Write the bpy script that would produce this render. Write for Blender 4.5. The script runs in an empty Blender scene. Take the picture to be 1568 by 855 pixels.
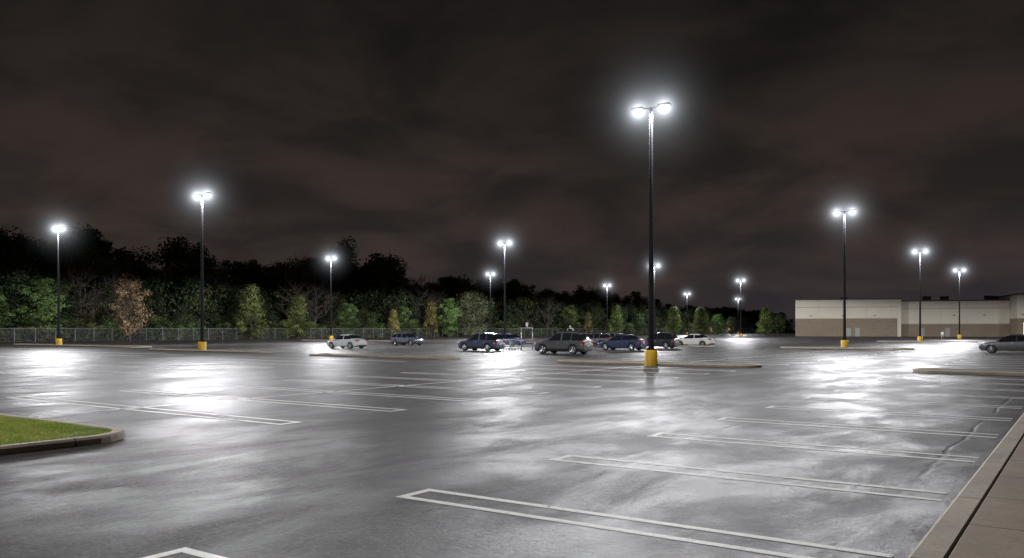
import bpy, bmesh, math, random
import numpy as np
from mathutils import Vector, Matrix
random.seed(4); rng=np.random.default_rng(7)
sc=bpy.context.scene
sc.view_settings.view_transform='Standard'
sc.view_settings.look='None'
ANG=math.radians(55.3)
OX,OY=-1.36,10.0
U=(math.cos(ANG),math.sin(ANG)); V=(math.sin(ANG),-math.cos(ANG))
def W(a,b,z=0): return (OX+a*U[0]+b*V[0], OY+a*U[1]+b*V[1], z)

# ---------------------------------------------------------------- materials
class NT:
    def __init__(s,name):
        s.m=bpy.data.materials.new(name); s.m.use_nodes=True
        s.t=s.m.node_tree; s.n=s.t.nodes; s.l=s.t.links
        s.b=s.n['Principled BSDF']; s.out=s.n['Material Output']
    def node(s,typ,**k):
        n=s.n.new(typ)
        for a,v in k.items(): setattr(n,a,v)
        return n
    def link(s,a,b): s.l.new(a,b)
    def coord(s,kind='Object',scale=None):
        tc=s.node('ShaderNodeTexCoord'); o=tc.outputs[kind]
        if scale is not None:
            mp=s.node('ShaderNodeMapping'); mp.inputs['Scale'].default_value=scale
            s.link(o,mp.inputs[0]); o=mp.outputs[0]
        return o
    def noise(s,co,scale,detail=3,rough=.5,dist=0):
        n=s.node('ShaderNodeTexNoise'); n.inputs['Scale'].default_value=scale
        n.inputs['Detail'].default_value=detail; n.inputs['Roughness'].default_value=rough
        n.inputs['Distortion'].default_value=dist
        s.link(co,n.inputs['Vector']); return n.outputs[0]
    def math(s,op,a,b=None,c=None,clamp=False):
        n=s.node('ShaderNodeMath',operation=op); n.use_clamp=clamp
        for i,x in enumerate((a,b,c)):
            if x is None: continue
            if isinstance(x,(int,float)): n.inputs[i].default_value=x
            else: s.link(x,n.inputs[i])
        return n.outputs[0]
    def rng(s,x,a,b,c,d,smooth=False):
        n=s.node('ShaderNodeMapRange')
        if smooth: n.interpolation_type='SMOOTHSTEP'
        s.link(x,n.inputs[0])
        for i,v in enumerate((a,b,c,d)): n.inputs[i+1].default_value=v
        return n.outputs[0]
    def mix(s,f,a,b,blend='MIX'):
        n=s.node('ShaderNodeMix',data_type='RGBA',blend_type=blend)
        for i,x in ((0,f),(6,a),(7,b)):
            if isinstance(x,(int,float)): n.inputs[i].default_value=x
            elif isinstance(x,tuple): n.inputs[i].default_value=(x[0],x[1],x[2],1)
            else: s.link(x,n.inputs[i])
        return n.outputs[2]
    def bump(s,h,strength,dist):
        n=s.node('ShaderNodeBump'); n.inputs['Strength'].default_value=strength
        n.inputs['Distance'].default_value=dist; s.link(h,n.inputs['Height'])
        s.link(n.outputs[0],s.b.inputs['Normal'])

def simple(name,col,rough=.5,metal=0,var=.15,scale=4,emit=None,es=0,coat=0,spec=.5):
    m=NT(name); co=m.coord(); n=m.noise(co,scale,4)
    c=m.mix(n,tuple(x*(1-var) for x in col),tuple(min(1,x*(1+var)) for x in col))
    m.link(c,m.b.inputs['Base Color']); m.b.inputs['Roughness'].default_value=rough
    m.b.inputs['Metallic'].default_value=metal
    m.b.inputs['Coat Weight'].default_value=coat
    m.b.inputs['Specular IOR Level'].default_value=spec
    if emit:
        m.b.inputs['Emission Color'].default_value=(*emit,1); m.b.inputs['Emission Strength'].default_value=es
        m.m.cycles.emission_sampling='NONE'
    return m.m

def asphalt_color(m,co):
    big=m.noise(co,.09,4,.6); mid=m.noise(co,.9,5,.6); fine=m.noise(co,16,5,.9)
    mot=m.noise(co,5,4,.75)
    base=m.mix(m.rng(mid,.3,.7,0,1),(.034,.0295,.027),(.052,.045,.041))
    base=m.mix(m.rng(big,.35,.65,0,.5),base,(.030,.026,.024))
    base=m.mix(m.rng(mot,.35,.5,.55,0),base,(.019,.017,.016))
    base=m.mix(m.rng(fine,.51,.63,0,.8),base,(.15,.135,.125))
    base=m.mix(m.rng(fine,.38,.49,.9,0),base,(.008,.0075,.007))
    return base,big,mid,fine

def mat_asphalt():
    m=NT('wet_asphalt'); co=m.coord()
    base,big,mid,fine=asphalt_color(m,co)
    sep=m.node('ShaderNodeSeparateXYZ'); m.link(co,sep.inputs[0])
    wob=m.noise(co,.5,5,.7)
    y=m.math('ADD',sep.outputs[1],m.math('MULTIPLY',wob,.35))
    d=m.math('PINGPONG',m.math('ADD',y,.62),2.05)
    brk=m.noise(co,.35,3)
    seam=m.math('MULTIPLY',m.rng(d,.012,.06,1,0),m.rng(brk,.44,.56,0,1))
    cr=seam
    col=m.mix(m.math('MULTIPLY',cr,.6),base,(.012,.011,.011))
    st=m.rng(m.noise(co,.55,3,.55),.60,.74,0,.5)
    col=m.mix(st,col,(.020,.018,.017))
    ln=m.node('ShaderNodeTexWhiteNoise',noise_dimensions='1D'); m.link(m.math('FLOOR',m.math('DIVIDE',m.math('ADD',y,.62),4.1)),ln.inputs['W'])
    col=m.mix(m.math('MULTIPLY',ln.outputs[0],.2),col,(.02,.018,.017))
    m.link(col,m.b.inputs['Base Color'])
    wet=m.noise(m.coord(scale=(.25,.55,.3)),1,7,.68,.4)
    r=m.rng(wet,.38,.62,.44,.58,True)
    r=m.math('ADD',r,m.rng(mid,.3,.7,-.05,.05))
    r=m.math('ADD',r,m.rng(fine,.35,.65,-.06,.06))
    m.link(r,m.b.inputs['Roughness'])
    m.link(m.rng(wet,.38,.62,.24,.13,True),m.b.inputs['Specular IOR Level'])
    h=m.math('ADD',m.math('MULTIPLY',fine,1.0),m.math('MULTIPLY',m.noise(co,9,3,.6),.8))
    h=m.math('SUBTRACT',h,m.math('MULTIPLY',cr,1.0))
    m.bump(h,.7,.012)
    return m.m

def mat_paint():
    m=NT('worn_white_road_paint'); co=m.coord()
    base,big,mid,fine=asphalt_color(m,co)
    wear=m.noise(co,9,6,.75); w2=m.noise(co,.7,3)
    f=m.math('ADD',m.rng(wear,.34,.47,.45,1),m.rng(w2,.35,.65,-.08,.3),clamp=True)
    col=m.mix(f,(.18,.17,.155),m.mix(m.noise(co,3,4),(.80,.77,.70),(.90,.87,.80)))
    m.link(col,m.b.inputs['Base Color']); m.b.inputs['Roughness'].default_value=.6
    m.b.inputs['Specular IOR Level'].default_value=.3
    m.bump(fine,.4,.005)
    return m.m

def mat_concrete(name,c1,c2,joint=None,rough=.75):
    m=NT(name); co=m.coord()
    a=m.noise(co,1.1,6,.65); b=m.noise(co,18,4,.7)
    col=m.mix(m.rng(a,.3,.7,0,1),c1,c2)
    col=m.mix(m.rng(b,.5,.75,0,.5),col,tuple(x*.45 for x in c1))
    h=b
    if joint:
        sep=m.node('ShaderNodeSeparateXYZ'); m.link(co,sep.inputs[0])
        d=m.math('PINGPONG',sep.outputs[0],joint/2)
        j=m.rng(d,.006,.016,1,0)
        col=m.mix(j,col,(.03,.028,.025)); h=m.math('SUBTRACT',b,m.math('MULTIPLY',j,3))
    m.link(col,m.b.inputs['Base Color']); m.b.inputs['Roughness'].default_value=rough
    m.b.inputs['Specular IOR Level'].default_value=.25
    m.bump(h,.5,.008)
    return m.m

def mat_leaf(name):
    m=NT(name)
    at=m.node('ShaderNodeAttribute',attribute_name='leafcol')
    oi=m.node('ShaderNodeObjectInfo')
    v=m.rng(oi.outputs['Random'],0,1,.45,1.3)
    hs=m.node('ShaderNodeHueSaturation'); m.link(at.outputs['Color'],hs.inputs['Color']); hs.inputs['Saturation'].default_value=.86
    m.link(v,hs.inputs['Value']); m.link(m.rng(oi.outputs['Random'],0,1,.475,.512),hs.inputs['Hue'])
    m.link(hs.outputs[0],m.b.inputs['Base Color']); m.b.inputs['Roughness'].default_value=.65
    m.b.inputs['Specular IOR Level'].default_value=.3
    tr=m.node('ShaderNodeBsdfTranslucent'); m.link(hs.outputs[0],tr.inputs[0])
    mx=m.node('ShaderNodeMixShader'); mx.inputs[0].default_value=.3
    m.link(m.b.outputs[0],mx.inputs[1]); m.link(tr.outputs[0],mx.inputs[2]); m.link(mx.outputs[0],m.out.inputs[0])
    return m.m

M_asph=mat_asphalt(); M_paint=mat_paint()
M_kerb=mat_concrete('kerb_concrete',(.34,.285,.215),(.50,.43,.33),3.0)
M_walk=mat_concrete('sidewalk_concrete',(.25,.185,.13),(.35,.27,.195),1.6)
M_conc=mat_concrete('island_concrete',(.10,.085,.07),(.2,.17,.14))
M_leaf=mat_leaf('foliage'); M_bark=simple('bark',(.07,.055,.045),.9,var=.4,scale=6)
M_pole=simple('dark_bronze_pole',(.022,.022,.025),.9,0,spec=.1)
M_yel=simple('yellow_safety_paint',(.68,.40,.015),.5,var=.18,scale=5)
M_head=simple('lamp_housing',(.05,.05,.055),.7,.0)
M_led=simple('led_lens',(.8,.8,.8),.4,emit=(.93,.97,1),es=7)
M_tyre=simple('tyre_rubber',(.02,.02,.02),.8)
M_rim=simple('alloy_rim',(.45,.46,.48),.3,.8)
M_glass=simple('tinted_glass',(.012,.013,.015),.08)
M_black=simple('black_trim',(.015,.015,.016),.5)
M_head_l=simple('headlight_lens',(.5,.52,.55),.12)
M_tail=simple('taillight_lens',(.35,.01,.01),.2)
M_plate=simple('licence_plate_white',(.5,.5,.5),.5)
M_steel=simple('galvanised_steel',(.42,.43,.45),.4,.6)
M_fst=simple('weathered_fence_steel',(.20,.20,.20),.6,.0)

def new_obj(name,verts,faces,mats,midx=None,smooth=False,parent=None):
    me=bpy.data.meshes.new(name); me.from_pydata(verts,[],faces)
    for m in mats: me.materials.append(m)
    if midx is not None: me.polygons.foreach_set('material_index',midx)
    if smooth: me.polygons.foreach_set('use_smooth',[True]*len(me.polygons))
    me.update(); o=bpy.data.objects.new(name,me); sc.collection.objects.link(o)
    if parent: o.parent=parent
    return o
def empty(name,loc=(0,0,0),rot=0,parent=None):
    e=bpy.data.objects.new(name,None); e.location=loc; e.rotation_euler=(0,0,rot); e.empty_display_size=.3
    sc.collection.objects.link(e)
    if parent: e.parent=parent
    return e

class MB:
    def __init__(s): s.v=[];s.f=[];s.m=[]
    def box(s,x0,x1,y0,y1,z0,z1,mi=0):
        b=len(s.v)
        s.v+=[(x0,y0,z0),(x1,y0,z0),(x1,y1,z0),(x0,y1,z0),(x0,y0,z1),(x1,y0,z1),(x1,y1,z1),(x0,y1,z1)]
        s.f+=[tuple(b+i for i in q) for q in ((3,2,1,0),(4,5,6,7),(0,1,5,4),(1,2,6,5),(2,3,7,6),(3,0,4,7))]
        s.m+=[mi]*6
    def tube(s,pts,rads,n=8,mi=0,cap=True):
        pts=[Vector(p) for p in pts]; b=len(s.v)
        for i,p in enumerate(pts):
            if i==0: d=pts[1]-p
            elif i==len(pts)-1: d=p-pts[-2]
            else: d=pts[i+1]-pts[i-1]
            d.normalize()
            ref=Vector((0,0,1)) if abs(d.z)<.9 else Vector((1,0,0))
            x=d.cross(ref).normalized(); y=d.cross(x)
            for k in range(n):
                t=2*math.pi*k/n; q=p+(x*math.cos(t)+y*math.sin(t))*rads[i]; s.v.append(tuple(q))
        for i in range(len(pts)-1):
            for k in range(n):
                k2=(k+1)%n
                s.f.append((b+i*n+k,b+i*n+k2,b+(i+1)*n+k2,b+(i+1)*n+k)); s.m.append(mi)
        if cap:
            s.f.append(tuple(b+k for k in range(n))[::-1]); s.m.append(mi)
            e=b+(len(pts)-1)*n; s.f.append(tuple(e+k for k in range(n))); s.m.append(mi)
    def quad(s,a,b,c,d,mi=0):
        i=len(s.v); s.v+=[a,b,c,d]; s.f.append((i,i+1,i+2,i+3)); s.m.append(mi)
    def obj(s,name,mats,parent=None,smooth=False,bevel=0):
        o=new_obj(name,s.v,s.f,mats,s.m,smooth,parent)
        if bevel:
            md=o.modifiers.new('bevel','BEVEL'); md.width=bevel; md.segments=2
        return o

# ---------------------------------------------------------------- ground
g=MB(); g.quad((-1500,-1500,-.03),(1500,-1500,-.03),(1500,1800,-.03),(-1500,1800,-.03))
mg=NT('rough_grass_ground'); co=mg.coord()
mg.link(mg.mix(mg.noise(co,.3,6,.7),(.02,.03,.012),(.06,.075,.025)),mg.b.inputs['Base Color']); mg.b.inputs['Roughness'].default_value=.9
g.obj('ground',[mg.m])
g=MB(); g.quad((-70,-75,0),(420,-75,0),(420,122,0),(-70,122,0))
lot=g.obj('parking_lot_asphalt',[M_asph]); lot.location=(OX,OY,0); lot.rotation_euler=(0,0,ANG)

# painted markings
p=MB(); LW=.12; Z=.004
def pline(a0,b0,a1,b1,w=LW):
    if abs(a1-a0)<1e-6:
        p.quad((a0-w/2,-b0,Z),(a0+w/2,-b0,Z),(a0+w/2,-b1,Z),(a0-w/2,-b1,Z))
    else:
        p.quad((a0,-b0-w/2,Z),(a1,-b0-w/2,Z),(a1,-b0+w/2,Z),(a0,-b0+w/2,Z))
def hairpin(a,b0,b1,closed0=True,closed1=True,gap=.5):
    pline(a,b0,a,b1); pline(a+gap,b0,a+gap,b1)
    if closed0: pline(a+LW/2,b0+LW/2,a+gap-LW/2,b0+LW/2)
    if closed1: pline(a+LW/2,b1-LW/2,a+gap-LW/2,b1-LW/2)
for k in range(-2,10): hairpin(0+3.42*k,0,5.38,True,False)
for k in range(10): hairpin(38.5+3.42*k,0,5.38,True,False)
for k in range(20): hairpin(86+3.42*k,0,5.38,True,False)
def double_row(bc,hw,segs):
    for a0,n in segs:
        for k in range(n):
            a=a0+3.35*k
            hairpin(a,bc-hw,bc-.06); hairpin(a,bc+.06,bc+hw)
        pline(a0-2.6,bc,a0-LW/2,bc)
        for k in range(n): pline(a0+3.35*k+.5+LW/2,bc,a0+3.35*(k+1)-LW/2,bc)
double_row(-13.1,6,[(4.2,9),(39.5,11),(86,13)])
double_row(-34.3,6.6,[(-3,11),(39.5,11),(86,13)])
double_row(-58,7,[(4.2,9),(42,11),(92,12)])
double_row(-84,7,[(4.2,10),(46,11),(96,12)])
mk=p.obj('parking_line_markings',[M_paint]); mk.location=(OX,OY,0); mk.rotation_euler=(0,0,ANG)

# kerb and sidewalk
k=MB(); KB=5.56
prof=[(0,-.05),(0,.09),(.012,.125),(.04,.14),(.26,.14),(.27,.13),(.27,-.05)]
N=60; a0,a1=-25.,36.
for i in range(N):
    x0=a0+(a1-a0)*i/N; x1=a0+(a1-a0)*(i+1)/N
    for (q0,z0),(q1,z1) in zip(prof[:-1],prof[1:]):
        k.quad((x0,-(KB+q0),z0),(x1,-(KB+q0),z0),(x1,-(KB+q1),z1),(x0,-(KB+q1),z1))
o=k.obj('kerb',[M_kerb]); o.location=(OX,OY,0); o.rotation_euler=(0,0,ANG)
k=MB(); k.box(-25,36,-(KB+.29+4.5),-(KB+.29),-.05,.135)
o=k.obj('sidewalk',[M_walk],bevel=.01); o.location=(OX,OY,0); o.rotation_euler=(0,0,ANG)
k=MB()
for i in range(420):
    a=random.uniform(-6,28); b=KB-abs(random.gauss(0,.10))-.03; s=random.uniform(.008,.03); t=random.uniform(0,6)
    if i%5==0: b=KB-random.uniform(0,4)
    c,n_=math.cos(t)*s,math.sin(t)*s
    k.quad((a-c,-b-n_,.008),(a+n_,-b-c,.012),(a+c,-b+n_,.01),(a-n_,-b+c,.014))
o=k.obj('leaf_litter',[simple('dead_leaf',(.13,.075,.035),.8,var=.5,scale=9)]); o.location=(OX,OY,0); o.rotation_euler=(0,0,ANG)

def rrect(a0,a1,b0,b1,r,n=8):
    pts=[]
    for cx,cy,s in ((a1-r,b1-r,0),(a0+r,b1-r,1),(a0+r,b0+r,2),(a1-r,b0+r,3)):
        for i in range(n+1):
            t=math.pi/2*(s+i/n); pts.append((cx+r*math.cos(t),cy+r*math.sin(t)))
    return pts
def island(name,a0,a1,b0,b1,r,fill,kw=.2,h=.14):
    e=empty(name,(OX,OY,0),ANG)
    y0,y1=-b1,-b0
    rings=[]
    for off,z in ((0,-.02),(0,h-.04),(.03,h),(kw,h),(kw,h-.05)):
        rings.append([(x,y,z) for x,y in rrect(a0+off,a1-off,y0+off,y1-off,max(.05,r-off))])
    v=[q for rr in rings for q in rr]; n=len(rings[0]); f=[]
    for i in range(len(rings)-1):
        for j in range(n):
            j2=(j+1)%n; f.append((i*n+j,i*n+j2,(i+1)*n+j2,(i+1)*n+j))
    new_obj('kerb_ring',v,f,[M_kerb],parent=e)
    top=[(x,y,h-.03) for x,y in rrect(a0+kw,a1-kw,y0+kw,y1-kw,max(.05,r-kw))]
    new_obj('top_surface',top,[tuple(range(len(top)))],[fill],parent=e)
    return e
M_soil=simple('grass_soil',(.10,.15,.03),.9,var=.4,scale=3)
M_mulch=simple('mulch',(.07,.055,.04),.9,var=.5,scale=2)
gi=island('grass_island',-3.6,1.35,-20,-7.35,1.1,M_soil,.2)
n=60000; aa=rng.uniform(-3.35,1.12,n); bb=rng.uniform(-19.7,-7.6,n)
keep=~((np.abs(aa+1.12)>1.4)&(bb>-8.4)&(np.hypot(np.abs(aa+1.12)-1.35,bb+8.4)>.88))
aa,bb=aa[keep],bb[keep]; n=len(aa)
th=rng.uniform(0,2*np.pi,n); hh=rng.uniform(.02,.06,n)*(1+.4*np.sin(aa*2.3)*np.sin(bb*1.7)); wd=.010
lean=rng.normal(0,.045,(n,2))
v=np.zeros((n,3,3)); v[:,0]=np.c_[aa-wd*np.cos(th),-bb-wd*np.sin(th),np.full(n,.105)]
v[:,1]=np.c_[aa+wd*np.cos(th),-bb+wd*np.sin(th),np.full(n,.105)]
v[:,2]=np.c_[aa+lean[:,0],-bb+lean[:,1],.105+hh]
f=np.arange(n*3).reshape(n,3)
mgb=NT('grass_blades'); co=mgb.coord()
gc=mgb.mix(mgb.rng(mgb.noise(co,2.6,5,.65),.38,.62,0,1),(.22,.34,.03),(.50,.48,.12)); mgb.link(gc,mgb.b.inputs['Base Color']); mgb.b.inputs['Roughness'].default_value=.6
tr=mgb.node('ShaderNodeBsdfTranslucent'); mgb.link(gc,tr.inputs[0]); mx=mgb.node('ShaderNodeMixShader'); mx.inputs[0].default_value=.4
mgb.link(mgb.b.outputs[0],mx.inputs[1]); mgb.link(tr.outputs[0],mx.inputs[2]); mgb.link(mx.outputs[0],mgb.out.inputs[0])
new_obj('grass',v.reshape(-1,3).tolist(),f.tolist(),[mgb.m],parent=gi)

island('kerbed_island',34.6,36.6,-19.6,-7.3,.95,M_conc)
island('kerbed_island',34.6,36.6,-41,-27.4,.95,M_mulch)
island('kerbed_island',37.2,39.6,-66,-49.5,1.1,M_mulch)
island('kerbed_island',42.5,45.5,-104,-77,1.2,M_mulch)
island('kerbed_island',34.2,36.6,0.0,12.,.95,M_conc)
island('kerbed_island',79.8,82.2,-20,-7.2,1.1,M_conc)
island('kerbed_island',79.8,82.2,-41,-27.4,1.1,M_mulch)
island('kerbed_island',87,89.4,-67,-51,1.1,M_mulch)
island('kerbed_island',90.6,93,-106,-80,1.1,M_mulch)
island('kerbed_island',133,135.4,-21,-7,1.1,M_conc)
island('kerbed_island',137.5,140,-69,-54,1.1,M_mulch)
island('kerbed_island',79.8,82.2,0,12,1.1,M_conc)

# ---------------------------------------------------------------- street lamps
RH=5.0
def mat_halo():  # painted glow around the lamp heads: volume emits by itself, scatters no lamp light
    m=NT('glow_halo'); m.n.remove(m.b)
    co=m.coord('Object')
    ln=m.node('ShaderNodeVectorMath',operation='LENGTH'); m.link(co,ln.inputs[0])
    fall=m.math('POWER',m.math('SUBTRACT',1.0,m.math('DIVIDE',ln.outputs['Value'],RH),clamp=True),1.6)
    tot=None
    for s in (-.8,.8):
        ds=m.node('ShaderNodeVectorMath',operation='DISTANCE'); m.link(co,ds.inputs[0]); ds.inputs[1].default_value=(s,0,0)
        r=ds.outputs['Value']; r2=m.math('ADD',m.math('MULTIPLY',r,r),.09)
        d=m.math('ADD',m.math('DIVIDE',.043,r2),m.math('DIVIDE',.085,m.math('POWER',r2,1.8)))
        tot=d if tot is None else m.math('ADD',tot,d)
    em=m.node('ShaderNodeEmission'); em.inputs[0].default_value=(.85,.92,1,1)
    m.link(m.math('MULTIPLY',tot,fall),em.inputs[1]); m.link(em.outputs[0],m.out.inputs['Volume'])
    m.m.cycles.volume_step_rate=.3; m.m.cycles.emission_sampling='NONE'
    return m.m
M_halo=mat_halo()
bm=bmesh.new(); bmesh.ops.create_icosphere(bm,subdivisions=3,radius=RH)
halo_me=bpy.data.meshes.new('glow_halo_mesh'); bm.to_mesh(halo_me); bm.free(); halo_me.materials.append(M_halo)
LH=14.1
def street_lamp_meshes():
    q=MB(); q.tube([(0,0,-.05),(0,0,.80),(0,0,.85)],[.36,.36,.33],24,0); base=q
    q=MB(); q.box(-.2,.2,-.2,.2,.85,.89,0); q.tube([(0,0,.88),(0,0,LH-.1)],[.15,.095],12,0)
    q.tube([(0,0,LH-.1),(0,0,LH+.02)],[.1,.06],12,0)
    for s in (-1,1): q.tube([(0,0,LH-.05),(s*.5,0,LH+.02)],[.04,.04],8,0)
    for sx,sy in ((-.14,-.14),(.14,-.14),(.14,.14),(-.14,.14)): q.tube([(sx,sy,.89),(sx,sy,.95)],[.02,.02],6,0)
    pole=q
    q=MB()
    for s in (-1,1):
        x0,x1=sorted((s*.45,s*1.12)); q.box(x0,x1,-.19,.19,LH,LH+.09,0)
        q.box(x0+.12,x1-.12,-.1,.1,LH+.09,LH+.13,0)
    heads=q
    q=MB()
    for s in (-1,1):
        cx=s*.8
        rings=[(.27,.15,LH-.001),(.25,.14,LH-.05),(.16,.09,LH-.085)]
        b=len(q.v); nn=14
        for rx,ry,z in rings:
            for i in range(nn):
                t=2*math.pi*i/nn; q.v.append((cx+rx*math.cos(t),ry*math.sin(t),z))
        for i in range(2):
            for j in range(nn):
                j2=(j+1)%nn; q.f.append((b+i*nn+j,b+i*nn+j2,b+(i+1)*nn+j2,b+(i+1)*nn+j)); q.m.append(0)
        q.f.append(tuple(b+2*nn+j for j in range(nn))); q.m.append(0)
    return base,pole,heads,q
parts=street_lamp_meshes(); lamp_mesh=[]
for q,nm,mt in zip(parts,('painted_base','pole','lamp_heads','led_lenses'),(M_yel,M_pole,M_head,M_led)):
    me=bpy.data.meshes.new(nm); me.from_pydata(q.v,[],q.f); me.materials.append(mt); me.update(); lamp_mesh.append((nm,me))
for me in (lamp_mesh[0][1],lamp_mesh[1][1]):
    me.polygons.foreach_set('use_smooth',[True for p_ in me.polygons])
    try: me.set_sharp_from_angle(angle=math.radians(35))
    except Exception: pass
def mk_spot(name,e,rad):
    # wide "batwing" distribution of a parking-lot luminaire: more intensity towards high angles
    s=bpy.data.lights.new(name,'SPOT'); s.energy=e; s.color=(.96,.965,1.0); s.spot_size=math.radians(176); s.spot_blend=.12; s.shadow_soft_size=rad
    s.use_nodes=True; t=s.node_tree; em=t.nodes['Emission']
    tc=t.nodes.new('ShaderNodeTexCoord'); sp=t.nodes.new('ShaderNodeSeparateXYZ'); t.links.new(tc.outputs['Normal'],sp.inputs[0])
    def M(op,a,b):
        n=t.nodes.new('ShaderNodeMath'); n.operation=op
        for i,x in enumerate((a,b)):
            if isinstance(x,(int,float)): n.inputs[i].default_value=x
            else: t.links.new(x,n.inputs[i])
        return n.outputs[0]
    z=M('MAXIMUM',M('ABSOLUTE',sp.outputs[2],0),.28)
    t.links.new(M('MULTIPLY',M('POWER',z,-1.1),.62),em.inputs['Strength'])
    return s
spot=mk_spot('lamp_light',5400,.22); spot2=mk_spot('lamp_light_pair',10800,.5)
def street_lamp(x,y,rot=-(math.pi/2-ANG),pair=True):
    e=empty('street_lamp',(x,y,0),rot)
    for nm,me in lamp_mesh:
        o=bpy.data.objects.new(nm,me); sc.collection.objects.link(o); o.parent=e
    if pair:
        for s in (-1,1):
            lo=bpy.data.objects.new('light',spot); lo.location=(s*.95,0,LH-.32); sc.collection.objects.link(lo); lo.parent=e
    else:
        lo=bpy.data.objects.new('light',spot2); lo.location=(0,-.9,LH-.5); sc.collection.objects.link(lo); lo.parent=e
    h=bpy.data.objects.new('glow_halo',halo_me); h.location=(0,0,LH-.1); sc.collection.objects.link(h); h.parent=e
for i,(x,y) in enumerate(((7.6,45.7),(-27.9,75.3),(34.2,86),(-54.2,100),(63.2,129.5),(91.5,171),(-1,117),(-30.7,142),(-4.7,183),(26.3,231),(27.1,159),(59.9,286),(56.6,207),(90.6,335))):
    street_lamp(x,y,pair=i<3)
x,y,_=W(-13,-13); street_lamp(x,y)  # unseen lamp on the grid, added outside the view to light the foreground
x,y,_=W(176,33); street_lamp(x,y,pair=False)  # unseen lamp added outside the view to brighten the store front

# ---------------------------------------------------------------- cars
def interp(pts,t):
    if t<=pts[0][0]: return pts[0][1]
    for (a,b),(c,d) in zip(pts[:-1],pts[1:]):
        if t<=c:
            s=(t-a)/(c-a); return b+(d-b)*s
    return pts[-1][1]
def sm(pts,t,w=.03): return (interp(pts,t-w)+2*interp(pts,t)+interp(pts,t+w))/4
KINDS={
 'sedan':dict(L=4.45,W=1.76,belt=[(-1,.72),(-.97,.90),(-.6,.97),(0,.92),(.42,.90),(.85,.76),(.97,.66),(1,.56)],
   cab=[(-.74,0),(-.38,.43),(-.1,.50),(.08,.49),(.5,0)],gz=(-.70,-.40,.11,.47),pil=(-.14,),wr=.32),
 'suv':dict(L=4.5,W=1.84,belt=[(-1,.85),(-.97,1.04),(-.5,1.06),(.42,1.03),(.85,.94),(.97,.84),(1,.72)],
   cab=[(-.985,0),(-.86,.56),(-.4,.66),(.08,.64),(.46,0)],gz=(-.97,-.88,.11,.43),pil=(-.12,-.52),wr=.36),
 'hatchback':dict(L=4.2,W=1.76,belt=[(-1,.75),(-.97,.97),(-.5,.98),(.42,.93),(.85,.82),(.97,.7),(1,.6)],
   cab=[(-.97,0),(-.72,.42),(-.3,.54),(.08,.53),(.5,0)],gz=(-.95,-.75,.11,.47),pil=(-.12,-.5),wr=.33)}
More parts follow.
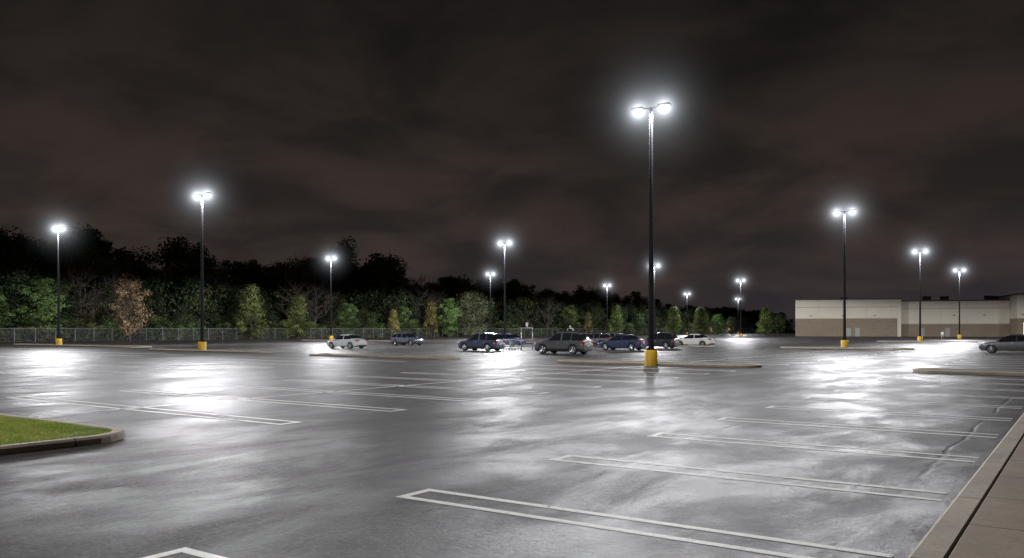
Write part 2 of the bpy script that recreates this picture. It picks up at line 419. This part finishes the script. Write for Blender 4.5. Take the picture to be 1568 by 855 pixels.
def build_car(name,kind,color,x,y,heading,metal=.2):
    K=KINDS[kind]; L,Wd=K['L'],K['W']; wr=K['wr']; hw=Wd/2
    paint=NT('car_paint'); co=paint.coord()
    paint.link(paint.mix(paint.noise(co,3,3),tuple(c*.9 for c in color),color),paint.b.inputs['Base Color'])
    paint.b.inputs['Metallic'].default_value=metal; paint.b.inputs['Roughness'].default_value=.33
    paint.b.inputs['Coat Weight'].default_value=.9; paint.b.inputs['Coat Roughness'].default_value=.08
    e=empty(name,(x,y,0),heading)
    wx=(-.60*L/2,.62*L/2); NS=64; vs=[];fs=[];mi=[]
    for i in range(NS+1):
        t=-1+2*i/NS; X=t*L/2
        w=hw*(1-.10*abs(t)**5-.10*max(0,abs(t)-.93)/.07)
        zb=sm(K['belt'],t,.02); c=sm(K['cab'],t,.025); frac=min(1,c/.45)
        zbot=.24+.10*max(0,abs(t)-.9)/.1
        for q in wx:
            dd=(wr+.055)**2-(X-q)**2
            if dd>0: zbot=max(zbot,wr+math.sqrt(dd))
        zlow=max(.42,zbot+.02); zmid=max(.66,zbot+.04)
        zr=zb+c
        wt=w*(.90-.17*frac)
        pts=[(w*.94,zbot),(w*.995,zlow),(w,zmid),(w*.985,zb-.06),(w*.93,zb),(wt,zr-.07*frac),(wt*.86,zr+.02),(0,zr+.045)]
        full=pts+[(-a,b) for a,b in pts[-2::-1]]
        vs+=[(X,a,b) for a,b in full]
    m=15
    for i in range(NS):
        t=-1+2*(i+.5)/NS; c=interp(K['cab'],t); g=K['gz']
        for j in range(m-1):
            fs.append((i*m+j,(i+1)*m+j,(i+1)*m+j+1,i*m+j+1)[::-1])
            jj=j if j<7 else 13-j; mt=0
            if jj==4 and c>.14 and all(abs(t-q)>.022 for q in K['pil']) and not(g[2]-.0<t<g[2]+.035 and c<.4): mt=1
            if jj in(5,6) and (g[0]<t<g[1] or g[2]<t<g[3]): mt=1
            if jj==0 : mt=2 if kind!='sedan' else 0
            mi.append(mt)
    fs.append(tuple(range(m))); mi.append(0); fs.append(tuple(NS*m+j for j in range(m))[::-1]); mi.append(0)
    b=new_obj('body',vs,fs,[paint.m,M_glass,M_black],mi,True,e)
    bmm=bmesh.new(); bmm.from_mesh(b.data); bmesh.ops.recalc_face_normals(bmm,faces=bmm.faces); bmm.to_mesh(b.data); bmm.free()
    try: b.data.set_sharp_from_angle(angle=math.radians(32))
    except Exception: pass
    q=MB(); q.box(-L*.47,L*.47,-hw*.8,hw*.8,.2,.62,0)
    zf=interp(K['belt'],.95)
    q.box(L/2-.05,L/2+.012,-hw*.42,hw*.42,.50,zf-.10,0); q.box(L/2-.05,L/2+.008,-hw*.6,hw*.6,.28,.40,0)
    q.box(-L/2-.012,-L/2+.05,-hw*.7,hw*.7,.28,.40,0)
    q.box(-L/2-.018,-L/2,-.2,.2,.60,.72,1)
    for s in (-1,1):
        ya,yb=sorted((s*hw*.50,s*hw*.86)); q.box(L/2-.16,L/2+.004,ya,yb,zf-.14,zf-.01,2)
        q.box(-L/2-.008,-L/2+.16,ya,yb+0,.74 if kind=='sedan' else .82,.88 if kind=='sedan' else 1.0,3)
        ya,yb=sorted((s*hw*.80,s*hw*.925)); q.box(L/2-.26,L/2-.03,ya,yb,zf-.13,zf-.03,2); q.box(-L/2+.03,-L/2+.24,ya,yb,.76 if kind=='sedan' else .84,.87 if kind=='sedan' else .98,3)
        mx=.36*L/2; ya,yb=sorted((s*hw*.96,s*(hw+.17))); q.box(mx,mx+.12,ya,yb,interp(K['belt'],.36)+.0,interp(K['belt'],.36)+.13,4)
        for t in (.30,-.12,-.50):
            X=t*L/2; ya,yb=sorted((s*(hw-.01),s*(hw+.002))); q.box(X-.007,X+.007,ya,yb,.34,interp(K['belt'],t)-.07,0)
        for t in (-.04,-.44):
            X=t*L/2; ya,yb=sorted((s*(hw-.03),s*(hw+.02))); q.box(X,X+.17,ya,yb,.80,.83,5)
        if kind!='sedan':
            ya,yb=sorted((s*hw*.60,s*hw*.64)); zt=interp(K['belt'],-.3)+.7; q.box(-.75*L/2,.05*L/2,ya,yb,zt-.0,zt+.035,0)
    q.obj('trim_and_lights',[M_black,M_plate,M_head_l,M_tail,paint.m,M_rim],e,bevel=.008)
    for iw,X in enumerate(wx):
        for s in (-1,1):
            w=MB(); y1=s*(hw-.01); y0=s*(hw-.23)
            w.tube([(0,y0,0),(0,y0+s*.02,0),(0,y1-s*.03,0),(0,y1,0)],[wr-.03,wr,wr,wr-.03],24,0)
            w.tube([(0,y1-s*.02,0),(0,y1+s*.004,0)],[wr*.68,wr*.66],24,2)
            for kk in range(5):
                t=2*math.pi*kk/5+.3; c_,s_=math.cos(t),math.sin(t)
                w.tube([(c_*.03,y1+s*.012,s_*.03),(c_*wr*.63,y1+s*.012,s_*wr*.63)],[.045,.03],6,1)
            w.tube([(0,y1,0),(0,y1+s*.02,0)],[.06,.05],10,1)
            for kk in range(20):
                t=2*math.pi*kk/20; t2=2*math.pi*(kk+1)/20; r=wr*.66
                w.tube([(math.cos(t)*r,y1+s*.006,math.sin(t)*r),(math.cos(t2)*r,y1+s*.006,math.sin(t2)*r)],[.014,.014],4,1,False)
            wo=w.obj('wheel',[M_tyre,M_rim,M_black],e); wo.location=(X,0,wr)
    return e
HV=-(math.pi/2-ANG); HR=HV+math.pi
build_car('parked_sedan','sedan',(.52,.53,.54),-17.0,86,HR)
build_car('parked_hatchback','hatchback',(.10,.12,.17),-12.9,103,HV)
build_car('parked_suv','suv',(.05,.065,.11),-2.8,76.5,HR).scale=(.95,.93,.95)
build_car('parked_suv','suv',(.095,.095,.098),4.15,67.3,HR).scale=(1.02,1.02,1.03)
build_car('parked_sedan','sedan',(.035,.05,.11),10.4,78.8,HR).scale=(1,1,1.04)
build_car('parked_hatchback','hatchback',(.08,.08,.09),9.6,97,HR)
build_car('parked_suv','suv',(.02,.022,.025),15.2,87,HR).scale=(.9,.9,.94)
build_car('parked_sedan','sedan',(.72,.72,.70),20.9,96,HR,.0)
build_car('parked_sedan','sedan',(.025,.05,.18),-.6,97,HR)
build_car('parked_hatchback','hatchback',(.14,.14,.14),12.3,105,HR)
build_car('parked_sedan','sedan',(.06,.06,.065),41.0,68.5,HR).scale=(1.05,1.03,1.08)

# ---------------------------------------------------------------- cart corral
def corral(x,y,rot):
    e=empty('cart_corral',(x,y,0),rot); q=MB(); r=.035
    for s in (-.95,.95):
        for z in (.35,.95): q.tube([(-1.3,s,z),(1.3,s,z)],[r,r],8)
        for X in (-1.3,0,1.3): q.tube([(X,s,0),(X,s,.98)],[r,r],8)
    for z in (.35,.95): q.tube([(-1.3,-.95,z),(-1.3,.95,z)],[r,r],8)
    for s in (-.95,.95): q.tube([(1.3,s,0),(1.3,s,2.1)],[.04,.04],8)
    q.tube([(1.3,-.95,2.1),(1.3,.95,2.1)],[.04,.04],8)
    q.obj('rails',[M_steel],e,smooth=True)
    q=MB(); q.tube([(1.3,0,2.1),(1.3,0,2.25)],[.02,.02],6,0); q.box(1.27,1.33,-.16,.16,2.25,2.6,1); q.obj('corral_sign',[M_steel,M_plate],e)
    q=MB()
    for kx in range(4):
        X=-.9+kx*.32
        for s in (-.25,.25):
            q.tube([(X-.4,s,.12),(X+.4,s,.12),(X+.5,s,1.0)],[.012]*3,5); q.tube([(X-.4,s*.8,.9),(X+.5,s,1.0)],[.012]*2,5); q.tube([(X-.4,s*.8,.9),(X-.32,s*.8,.5),(X+.42,s,.5)],[.01]*3,5)
            for zz in (.6,.7,.8): q.tube([(X-.35,s*.85,zz),(X+.45,s,zz+.03)],[.006]*2,4)
        q.tube([(X+.5,-.25,1.0),(X+.5,.25,1.0)],[.018]*2,6)
        for xx in (-.38,.38):
            for s in (-.22,.22): q.tube([(X+xx,s-.015,.06),(X+xx,s+.015,.06)],[.06,.06],10)
    q.obj('shopping_carts',[M_steel],e)
corral(.35,80,HV)
corral(9.3,150,HV)

# ---------------------------------------------------------------- fence
q=MB(); FB=-126
for i in range(0,150):
    a=-20+i*3.05; q.tube([(a,-FB,-.03),(a,-FB,2.15)],[.045,.045],6,0)
q.tube([(-20,-FB,2.1),(436,-FB,2.1)],[.03,.03],6,0); q.tube([(-20,-FB,.1),(436,-FB,.1)],[.01,.01],4,0)
q.quad((-20,-FB-.03,.06),(436,-FB-.03,.06),(436,-FB-.03,2.08),(-20,-FB-.03,2.08),1)
mf=NT('chain_link_mesh'); co=mf.coord(); sep=mf.node('ShaderNodeSeparateXYZ'); mf.link(co,sep.inputs[0])
s1=mf.math('PINGPONG',mf.math('ADD',sep.outputs[0],sep.outputs[2]),.05); s2=mf.math('PINGPONG',mf.math('SUBTRACT',sep.outputs[0],sep.outputs[2]),.05)
wire=mf.math('LESS_THAN',mf.math('MINIMUM',s1,s2),.0035)
tr=mf.node('ShaderNodeBsdfTransparent'); mx=mf.node('ShaderNodeMixShader'); mf.link(wire,mx.inputs[0]); mf.link(tr.outputs[0],mx.inputs[1]); mf.link(mf.b.outputs[0],mx.inputs[2]); mf.link(mx.outputs[0],mf.out.inputs[0])
mf.b.inputs['Base Color'].default_value=(.13,.13,.13,1); mf.b.inputs['Roughness'].default_value=.6
o=q.obj('chain_link_fence',[M_fst,mf.m]); o.location=(OX,OY,0); o.rotation_euler=(0,0,ANG)

# ---------------------------------------------------------------- trees
def tree_mesh(name,shape,h,r,nclump,nleaf,leaf,pal,seed,trunk_h=.25,bare=False,csize=.16):
    R=np.random.default_rng(seed); rr=random.Random(seed); q=MB()
    th=h*(.92 if shape!='round' else .75); tr0=h*.018+.03
    pts=[];x=y=0
    for i in range(7):
        pts.append((x,y,th*i/6-.1)); x+=rr.gauss(0,h*.012); y+=rr.gauss(0,h*.012)
    q.tube(pts,[tr0*(1-.85*i/6) for i in range(7)],7,0)
    cl=[]
    for i in range(nclump):
        t=trunk_h+(1-trunk_h)*((i+.5)/nclump)**.9
        s=(t-trunk_h)/(1-trunk_h)
        if shape=='round': rad=r*math.sqrt(max(.05,1-(2*s-1)**2*.85))*(1.0 if s<.5 else .95)
        elif shape=='pyramid': rad=r*((1-s)**.75*.95+.05)*(min(1,.55+s*3))
        else: rad=r*(.5+.5*math.sin(s*3))*(1 if s<.7 else 1-(s-.7)*1.6)
        ph=i*2.399+rr.uniform(-.5,.5); d=rad*rr.uniform(.35,1.0)
        cx,cy,cz=math.cos(ph)*d,math.sin(ph)*d,h*t*rr.uniform(.94,1.03)
        cl.append((cx,cy,cz,rr.uniform(.45,1.55)))
        z0=max(h*.12,cz-d*rr.uniform(.5,1.0)-h*.05); k=min(6,max(0,int((z0)/th*6))); p0=pts[k]
        mid=(p0[0]*.5+cx*.5+rr.gauss(0,.1*r),p0[1]*.5+cy*.5+rr.gauss(0,.1*r),(z0+cz)/2-.02*h)
        q.tube([(p0[0],p0[1],z0),mid,(cx,cy,cz)],[tr0*.4,tr0*.22,tr0*.06],5,0,False)
        if bare:
            for _ in range(9):
                e=(cx+rr.gauss(0,r*.22),cy+rr.gauss(0,r*.22),cz+abs(rr.gauss(0,h*.06))); b0=mid if rr.random()<.5 else (cx,cy,cz)
                q.tube([b0,e],[tr0*.16,tr0*.05],4,0,False)
    nb=len(q.v); nbf=len(q.f)
    C=np.array([c[:3] for c in cl]); cv=np.array([c[3] for c in cl])
    idx=R.integers(0,len(cl),nleaf)
    sg=r*csize*2*R.uniform(.6,1.3,len(cl))
    off=R.normal(0,1,(nleaf,3)); off/=np.linalg.norm(off,axis=1)[:,None]; off*=(R.uniform(0,1,nleaf)**.45)[:,None]
    off[:,2]*=.75
    P=C[idx]+off*sg[idx][:,None]*1.25
    P[:,2]=np.clip(P[:,2],.15,None)
    nrm=off+R.normal(0,.45,(nleaf,3)); nrm[:,2]+=.25; nrm/=np.linalg.norm(nrm,axis=1)[:,None]
    a=np.cross(nrm,R.normal(0,1,(nleaf,3))); a/=np.linalg.norm(a,axis=1)[:,None]
    b=np.cross(nrm,a)
    s=(leaf*R.uniform(.6,1.4,nleaf))[:,None]
    vv=np.stack([P-a*s,P+b*s*.6,P+a*s,P-b*s*.6],1).reshape(-1,3)
    ff=(np.arange(nleaf*4).reshape(nleaf,4)+nb)
    verts=q.v+vv.tolist(); faces=q.f+ff.tolist()
    me=bpy.data.meshes.new(name); me.from_pydata(verts,[],faces); me.materials.append(M_bark); me.materials.append(M_leaf)
    me.polygons.foreach_set('material_index',[0]*nbf+[1]*nleaf)
    at=me.color_attributes.new('leafcol','FLOAT_COLOR','POINT')
    pal=np.array(pal); ci=R.uniform(0,1,nleaf)*.6+np.clip((cv[idx]-.5)/1.0,0,1)*.4
    c=pal[0]*(1-ci[:,None])+pal[1]*ci[:,None]; c*=(cv[idx]*R.uniform(.75,1.25,nleaf))[:,None]
    full=np.ones((len(verts),4)); full[:nb,:3]=.05; full[nb:,:3]=np.repeat(c,4,axis=0)
    at.data.foreach_set('color',full.ravel()); me.update()
    return me
DG=[(.028,.048,.018),(.065,.095,.032)]; MG=[(.042,.074,.018),(.095,.14,.037)]; LG=[(.12,.19,.03),(.26,.35,.07)]
OL=[(.05,.052,.018),(.11,.10,.035)]; OR=[(.22,.15,.06),(.48,.33,.14)]; YL=[(.22,.21,.03),(.46,.41,.08)]; PL=[(.13,.15,.07),(.26,.29,.13)]
F=[tree_mesh('f1','round',10,3.4,44,6400,.17,DG,1,.10,csize=.19),tree_mesh('f2','round',10,2.8,38,5600,.16,MG,2,.12,csize=.19),
   tree_mesh('f3','oval',10,2.8,40,5600,.16,DG,3,.08,csize=.19),tree_mesh('f4','pyramid',10,2.6,40,4800,.15,MG,4,.05),
   tree_mesh('f5','round',10,3.2,32,3600,.16,OL,5,.16),tree_mesh('f6','oval',10,3.1,42,6000,.17,DG,6,.07,csize=.19)]
BARE=tree_mesh('bare_tree_mesh','round',10,3.0,30,260,.12,OL,9,.3,True)
BUSH=[tree_mesh('b1','round',2.6,1.7,16,1500,.12,MG,11,.0),tree_mesh('b2','round',2.6,2.0,16,1500,.12,[(.06,.10,.02),(.13,.18,.045)],12,.0),tree_mesh('b3','round',2.6,1.7,14,1300,.12,OL,13,.0)]
def inst(name,me,loc,s,parent=None,sxy=None):
    o=bpy.data.objects.new(name,me); o.location=loc; sx=sxy or s; o.scale=(sx,sx,s); o.rotation_euler=(0,0,random.uniform(0,6.28)); sc.collection.objects.link(o)
    if parent: o.parent=parent
    return o
HT=[(-20,15),(51,16),(57,14),(64,17),(70,15.2),(75,14.3),(80.3,16.4),(87,12.5),(98.7,13.2),(106.8,14.5),(115.6,13.0),(124,14),(128,19),(133,19),(138,13.5),(145,12.5),(160,13.4),(193,14.2),(207,12),(240,12.5),(257,15.5),(282,10.8),(342,10.5),(436,10.5)]
HT=[(a*1.103,h*1.08) for a,h in HT]
fr=empty('forest_treeline')
for row,(bb_,st,sc_) in enumerate(((-133,5.2,.72),(-138,4.2,.95),(-146,4.2,1.05),(-157,5,1.08))):
    a=-15+row
    while a<470:
        lo_=.50 if row==0 else (.62 if row==1 else .76)
        hgt=interp(HT,a)*sc_*random.uniform(lo_,1.1)
        x,y,_=W(a+random.uniform(-1,1),bb_+random.uniform(-2.5,2.5))
        me=random.choice(F); inst('tree',me,(x,y,0),hgt/10,fr,hgt/10*random.uniform(.8,1.2))
        a+=st*random.uniform(.6,1.4)*(1 if a<200 else 1.3)
for a,b_,hh_ in ((142,-135,19.5),(146,-136,18.5),(139.5,-137,17),(57,-138,17.5),(70,-138,19),(74,-140,18),(88,-136,18.5),(92,-138,17),(118,-137,16.5)):
    x,y,_=W(a,b_); inst('tree',random.choice((F[0],F[5],F[1])),(x,y,0),hh_/10,fr,hh_/10*.9)
for a,hh_ in ((66,16),(72,14),(111,17),(116,16.5),(150,15),(156,14),(210,14.5)):
    x,y,_=W(a,-130.5); inst('bare_tree',BARE,(x,y,0),hh_/10)
ug=empty('undergrowth'); a=-10
while a<430:
    x,y,_=W(a,-128.8+random.uniform(-1.,.8)); s=random.uniform(.5,1.6); inst('bush',random.choice(BUSH+[BUSH[0],BUSH[2]]),(x,y,0),s,ug,s*random.uniform(.9,1.3)); a+=random.uniform(1.3,3.0)*(1 if a<200 else 1.6)
T_pyr=tree_mesh('pear_tree_mesh','pyramid',10,3.1,56,6500,.15,LG,21,.08)
T_or=tree_mesh('orange_maple_mesh','oval',10,3.2,40,2700,.15,OR,22,.14)
T_yl=tree_mesh('yellow_tree_mesh','pyramid',10,2.8,38,2900,.16,YL,23,.12)
T_pl=tree_mesh('pale_tree_mesh','round',10,4.4,60,5600,.17,PL,24,.1)
T_mg=tree_mesh('green_tree_mesh','oval',10,3.0,46,4800,.17,[(.06,.12,.02),(.15,.24,.05)],25,.08)
for nm,me,x,y,h,sx in (('orange_maple_tree',T_or,-63.3,138.5,10.2,1),('pear_tree',T_pyr,-50,160,10.3,1.05),('pear_tree',T_pyr,-43.4,169,8.6,1.15),
    ('maple_tree',T_mg,-25.5,197.5,7,1),('yellow_birch_tree',T_yl,-19.6,204,8.6,.95),('maple_tree',T_mg,-15.6,207,9.2,1),('willow_tree',T_pl,-10.2,212,10.8,1),
    ('yellow_birch_tree',T_yl,-27.5,194,6.4,1.),('maple_tree',T_mg,17.6,255,8.8,1.1),('yellow_birch_tree',T_yl,24.3,266,7.2,.95),('pear_tree',T_pyr,34.6,278,9.8,1),('maple_tree',T_mg,44,290,7.,1.1),('pear_tree',T_pyr,53.8,278,9.2,1.15),
    ('pear_tree',T_pyr,62.6,278,9.0,1.15),('maple_tree',T_mg,69,280,6.6,1.2),('maple_tree',T_mg,74.5,284,5.8,1.2),('pear_tree',T_pyr,82.0,270,9.0,1.1),('maple_tree',T_mg,87.0,272,6.4,1.1),
    ('maple_tree',T_mg,-74,132,9.5,1.2),('maple_tree',T_mg,-80,128,8,1.3),('maple_tree',T_mg,-36.0,184,7.4,1.1)):
    inst(nm,me,(x,y,0),h/10,None,h/10*sx)

# ---------------------------------------------------------------- retail store (local frame: x along facade, y into the building)
mb=NT('brick'); co=mb.coord(); mp=mb.node('ShaderNodeMapping'); mp.inputs['Rotation'].default_value=(math.radians(90),0,0); mb.link(co,mp.inputs[0])
bt=mb.node('ShaderNodeTexBrick'); bt.inputs['Scale'].default_value=1.0; bt.inputs['Brick Width'].default_value=.4; bt.inputs['Row Height'].default_value=.2; bt.inputs['Mortar Size'].default_value=.012
bt.inputs['Color1'].default_value=(.19,.145,.10,1); bt.inputs['Color2'].default_value=(.25,.195,.14,1); bt.inputs['Mortar'].default_value=(.30,.26,.21,1)
mb.link(mp.outputs[0],bt.inputs[0]); mb.link(mb.mix(mb.rng(mb.noise(co,.25,4),.3,.7,0,.4),bt.outputs[0],(.18,.135,.095)),mb.b.inputs['Base Color']); mb.b.inputs['Roughness'].default_value=.85
mw=NT('cream_stucco'); co=mw.coord(); c=mw.mix(mw.noise(co,.3,5),(.55,.50,.41),(.68,.62,.52))
sep=mw.node('ShaderNodeSeparateXYZ'); mw.link(co,sep.inputs[0])
j=mw.rng(mw.math('PINGPONG',sep.outputs[0],3.0),.02,.05,1,0); c=mw.mix(mw.math('MULTIPLY',j,.35),c,(.2,.19,.17))
mw.link(c,mw.b.inputs['Base Color']); mw.b.inputs['Roughness'].default_value=.8
M_br=mb.m; M_st=mw.m; M_cap=simple('dark_coping',(.06,.055,.05),.5); M_band=simple('stone_band',(.36,.32,.26),.7); M_warm=simple('lit_window',(.8,.6,.3),.3,emit=(1,.62,.28),es=1.6)
M_door=simple('grey_steel_door',(.3,.29,.27),.5)
st=empty('retail_store',(77.6,229,0),math.radians(-18.8))
q=MB()
def wing(x0,x1,y0,h,split,depth=55):
    q.box(x0,x1,y0,y0+depth,-.02,split-.1,1)
    q.box(x0,x1,y0-.1,y0+depth,split-.1,split+.12,3)
    q.box(x0,x1,y0,y0+depth,split+.12,h-.3,0)
    q.box(x0,x1,y0-.14,y0+depth,h-.3,h,2)
wing(0,26.4,0,10.15,4.8)
wing(26.5,51.8,1.2,9.55,3.3)
wing(51.9,85,-6,10.8,4.6,35)
q.box(25.5,26.38,-.25,-.15,-.02,9.8,0)
q.box(.2,25.4,-.06,-.004,7.8,7.95,3)
q.box(26.6,51.8,1.13,1.196,7.3,7.45,3)
for xx in (13.0,15.2): q.box(xx,xx+1.1,-.05,-.004,0,2.3,4)
for xx in (31,37.): q.box(xx,xx+1.1,1.15,1.19,0,2.3,4)
q.box(53.2,58,-6.06,-6.005,0.1,3.6,5)
for xx in (53.1,54.6,56.1,57.65): q.box(xx,xx+.12,-6.2,-6.07,0,3.7,2)
for xx,yy in ((33,10),(37.5,11),(48,10),(50,14),(12,12)):
    q.box(xx,xx+1.9,yy,yy+2,9.3,10.9,2)
q.obj('walls_and_parapets',[M_st,M_br,M_cap,M_band,M_door,M_warm],st)
q=MB()
for xx,yy in ((4,0),(12,0),(20,0),(31,1.2),(39,1.2),(46,1.2),(53,-6)):
    q.box(xx-.2,xx+.2,yy-.35,yy-.16,5.5,5.7,0)
q.obj('wall_pack_fixtures',[M_black],st)

# distant bungalow with lit windows
hs=empty('bungalow_house',(93,372,0)); q=MB(); q.box(-6,6,0,8,0,3,0)
q.v+=[(-6.6,-.6,3),(6.6,-.6,3),(6.6,8.6,3),(-6.6,8.6,3),(-6.6,4,5.6),(6.6,4,5.6)]; b=len(q.v)-6
q.f+=[(b,b+1,b+5,b+4),(b+2,b+3,b+4,b+5),(b,b+4,b+3),(b+1,b+2,b+5)]; q.m+=[1]*4
for xx in (-4.6,-1.5,3.): q.box(xx,xx+1.4,-.06,0.02,1,2.2,2)
q.box(1.,1.95,-.06,.02,0,2.1,1)
q.obj('house_shell',[M_br,M_cap,M_warm],hs)

# ---------------------------------------------------------------- person
def person(x,y,rot):
    e=empty('pedestrian',(x,y,0),rot)
    J=[(0,0,.95),(0,0,1.15),(0,0,1.38),(0,0,1.5),
       (.1,0,.9),(.12,.10,.5),(.13,.02,.08),(.13,.14,.04),
       (-.1,0,.9),(-.12,-.06,.5),(-.13,-.22,.1),(-.13,-.1,.04),
       (.19,0,1.40),(.24,-.05,1.13),(.24,.06,.9),(-.19,0,1.40),(-.24,.04,1.13),(-.23,.17,.93)]
    E=[(0,1),(1,2),(2,3),(0,4),(4,5),(5,6),(6,7),(0,8),(8,9),(9,10),(10,11),(2,12),(12,13),(13,14),(2,15),(15,16),(16,17)]
    R=[.15,.14,.16,.06,.095,.065,.045,.04,.095,.065,.045,.04,.065,.045,.035,.065,.045,.035]
    me=bpy.data.meshes.new('body'); me.from_pydata(J,E,[]); o=bpy.data.objects.new('body',me); sc.collection.objects.link(o); o.parent=e
    md=o.modifiers.new('skin','SKIN')
    for i,sv in enumerate(me.skin_vertices[0].data): sv.radius=(R[i],R[i]*.8); sv.use_root=(i==0)
    s=o.modifiers.new('sub','SUBSURF'); s.levels=1; s.render_levels=1
    m=NT('clothes'); co=m.coord(); sp=m.node('ShaderNodeSeparateXYZ'); m.link(co,sp.inputs[0])
    m.link(m.mix(m.math('GREATER_THAN',sp.outputs[2],.92),(.40,.42,.40),(.75,.77,.74)),m.b.inputs['Base Color']); me.materials.append(m.m)
    for nm,loc,s_,mt in (('head',(0,.01,1.64),(.078,.095,.115),simple('skin',(.5,.33,.25),.6)),('hair',(0,-.015,1.68),(.084,.098,.10),simple('hair',(.05,.03,.02),.7))):
        bm=bmesh.new(); bmesh.ops.create_icosphere(bm,subdivisions=3,radius=1)
        if nm=='head':
            for v in bm.verts:
                if v.co.z<0: v.co.x*=1+.25*v.co.z
                if abs(v.co.x)<.18 and v.co.y>.8 and -.25<v.co.z<.15: v.co.y+=.18
        mm=bpy.data.meshes.new(nm); bm.to_mesh(mm); bm.free(); mm.materials.append(mt); oo=bpy.data.objects.new(nm,mm); oo.scale=s_; oo.location=loc; sc.collection.objects.link(oo); oo.parent=e
person(77.2,150,math.radians(140))

# ---------------------------------------------------------------- sky / world
w=bpy.data.worlds.new('World'); sc.world=w; w.use_nodes=True; nt=w.node_tree; bg=nt.nodes['Background']
class WN(NT):
    def __init__(s): s.t=nt; s.n=nt.nodes; s.l=nt.links
m=WN(); co=m.coord('Generated'); sp=m.node('ShaderNodeSeparateXYZ'); m.link(co,sp.inputs[0]); z=sp.outputs[2]
den=m.math('ADD',m.math('MAXIMUM',z,0),.24)
cx=m.node('ShaderNodeCombineXYZ'); m.link(m.math('DIVIDE',sp.outputs[0],den),cx.inputs[0]); m.link(m.math('DIVIDE',sp.outputs[1],den),cx.inputs[1])
n1=m.noise(cx.outputs[0],1.7,6,.56,.4)
cl=m.rng(n1,.35,.67,0,1,True)
grad=m.rng(z,0,.40,1,0,True)
low=m.mix(cl,(.025,.020,.0185),(.052,.037,.031)); hi=m.mix(cl,(.0062,.0058,.0056),(.0175,.0138,.0125))
col=m.mix(grad,hi,low)
side=m.math('MULTIPLY',m.rng(sp.outputs[0],-.5,.5,0,1),m.rng(z,0,.14,1,0))
col=m.mix(m.math('MULTIPLY',side,.6),col,(.030,.026,.036))
m.link(col,bg.inputs[0]); bg.inputs[1].default_value=1.0

cam=bpy.data.cameras.new('camera'); co_=bpy.data.objects.new('camera',cam); sc.collection.objects.link(co_)
co_.location=(0,0,2.0); co_.rotation_euler=(math.radians(90),0,0); cam.lens=29.4; cam.sensor_width=36; cam.shift_y=.0488; cam.clip_end=4000; cam.clip_start=.05
sc.camera=co_
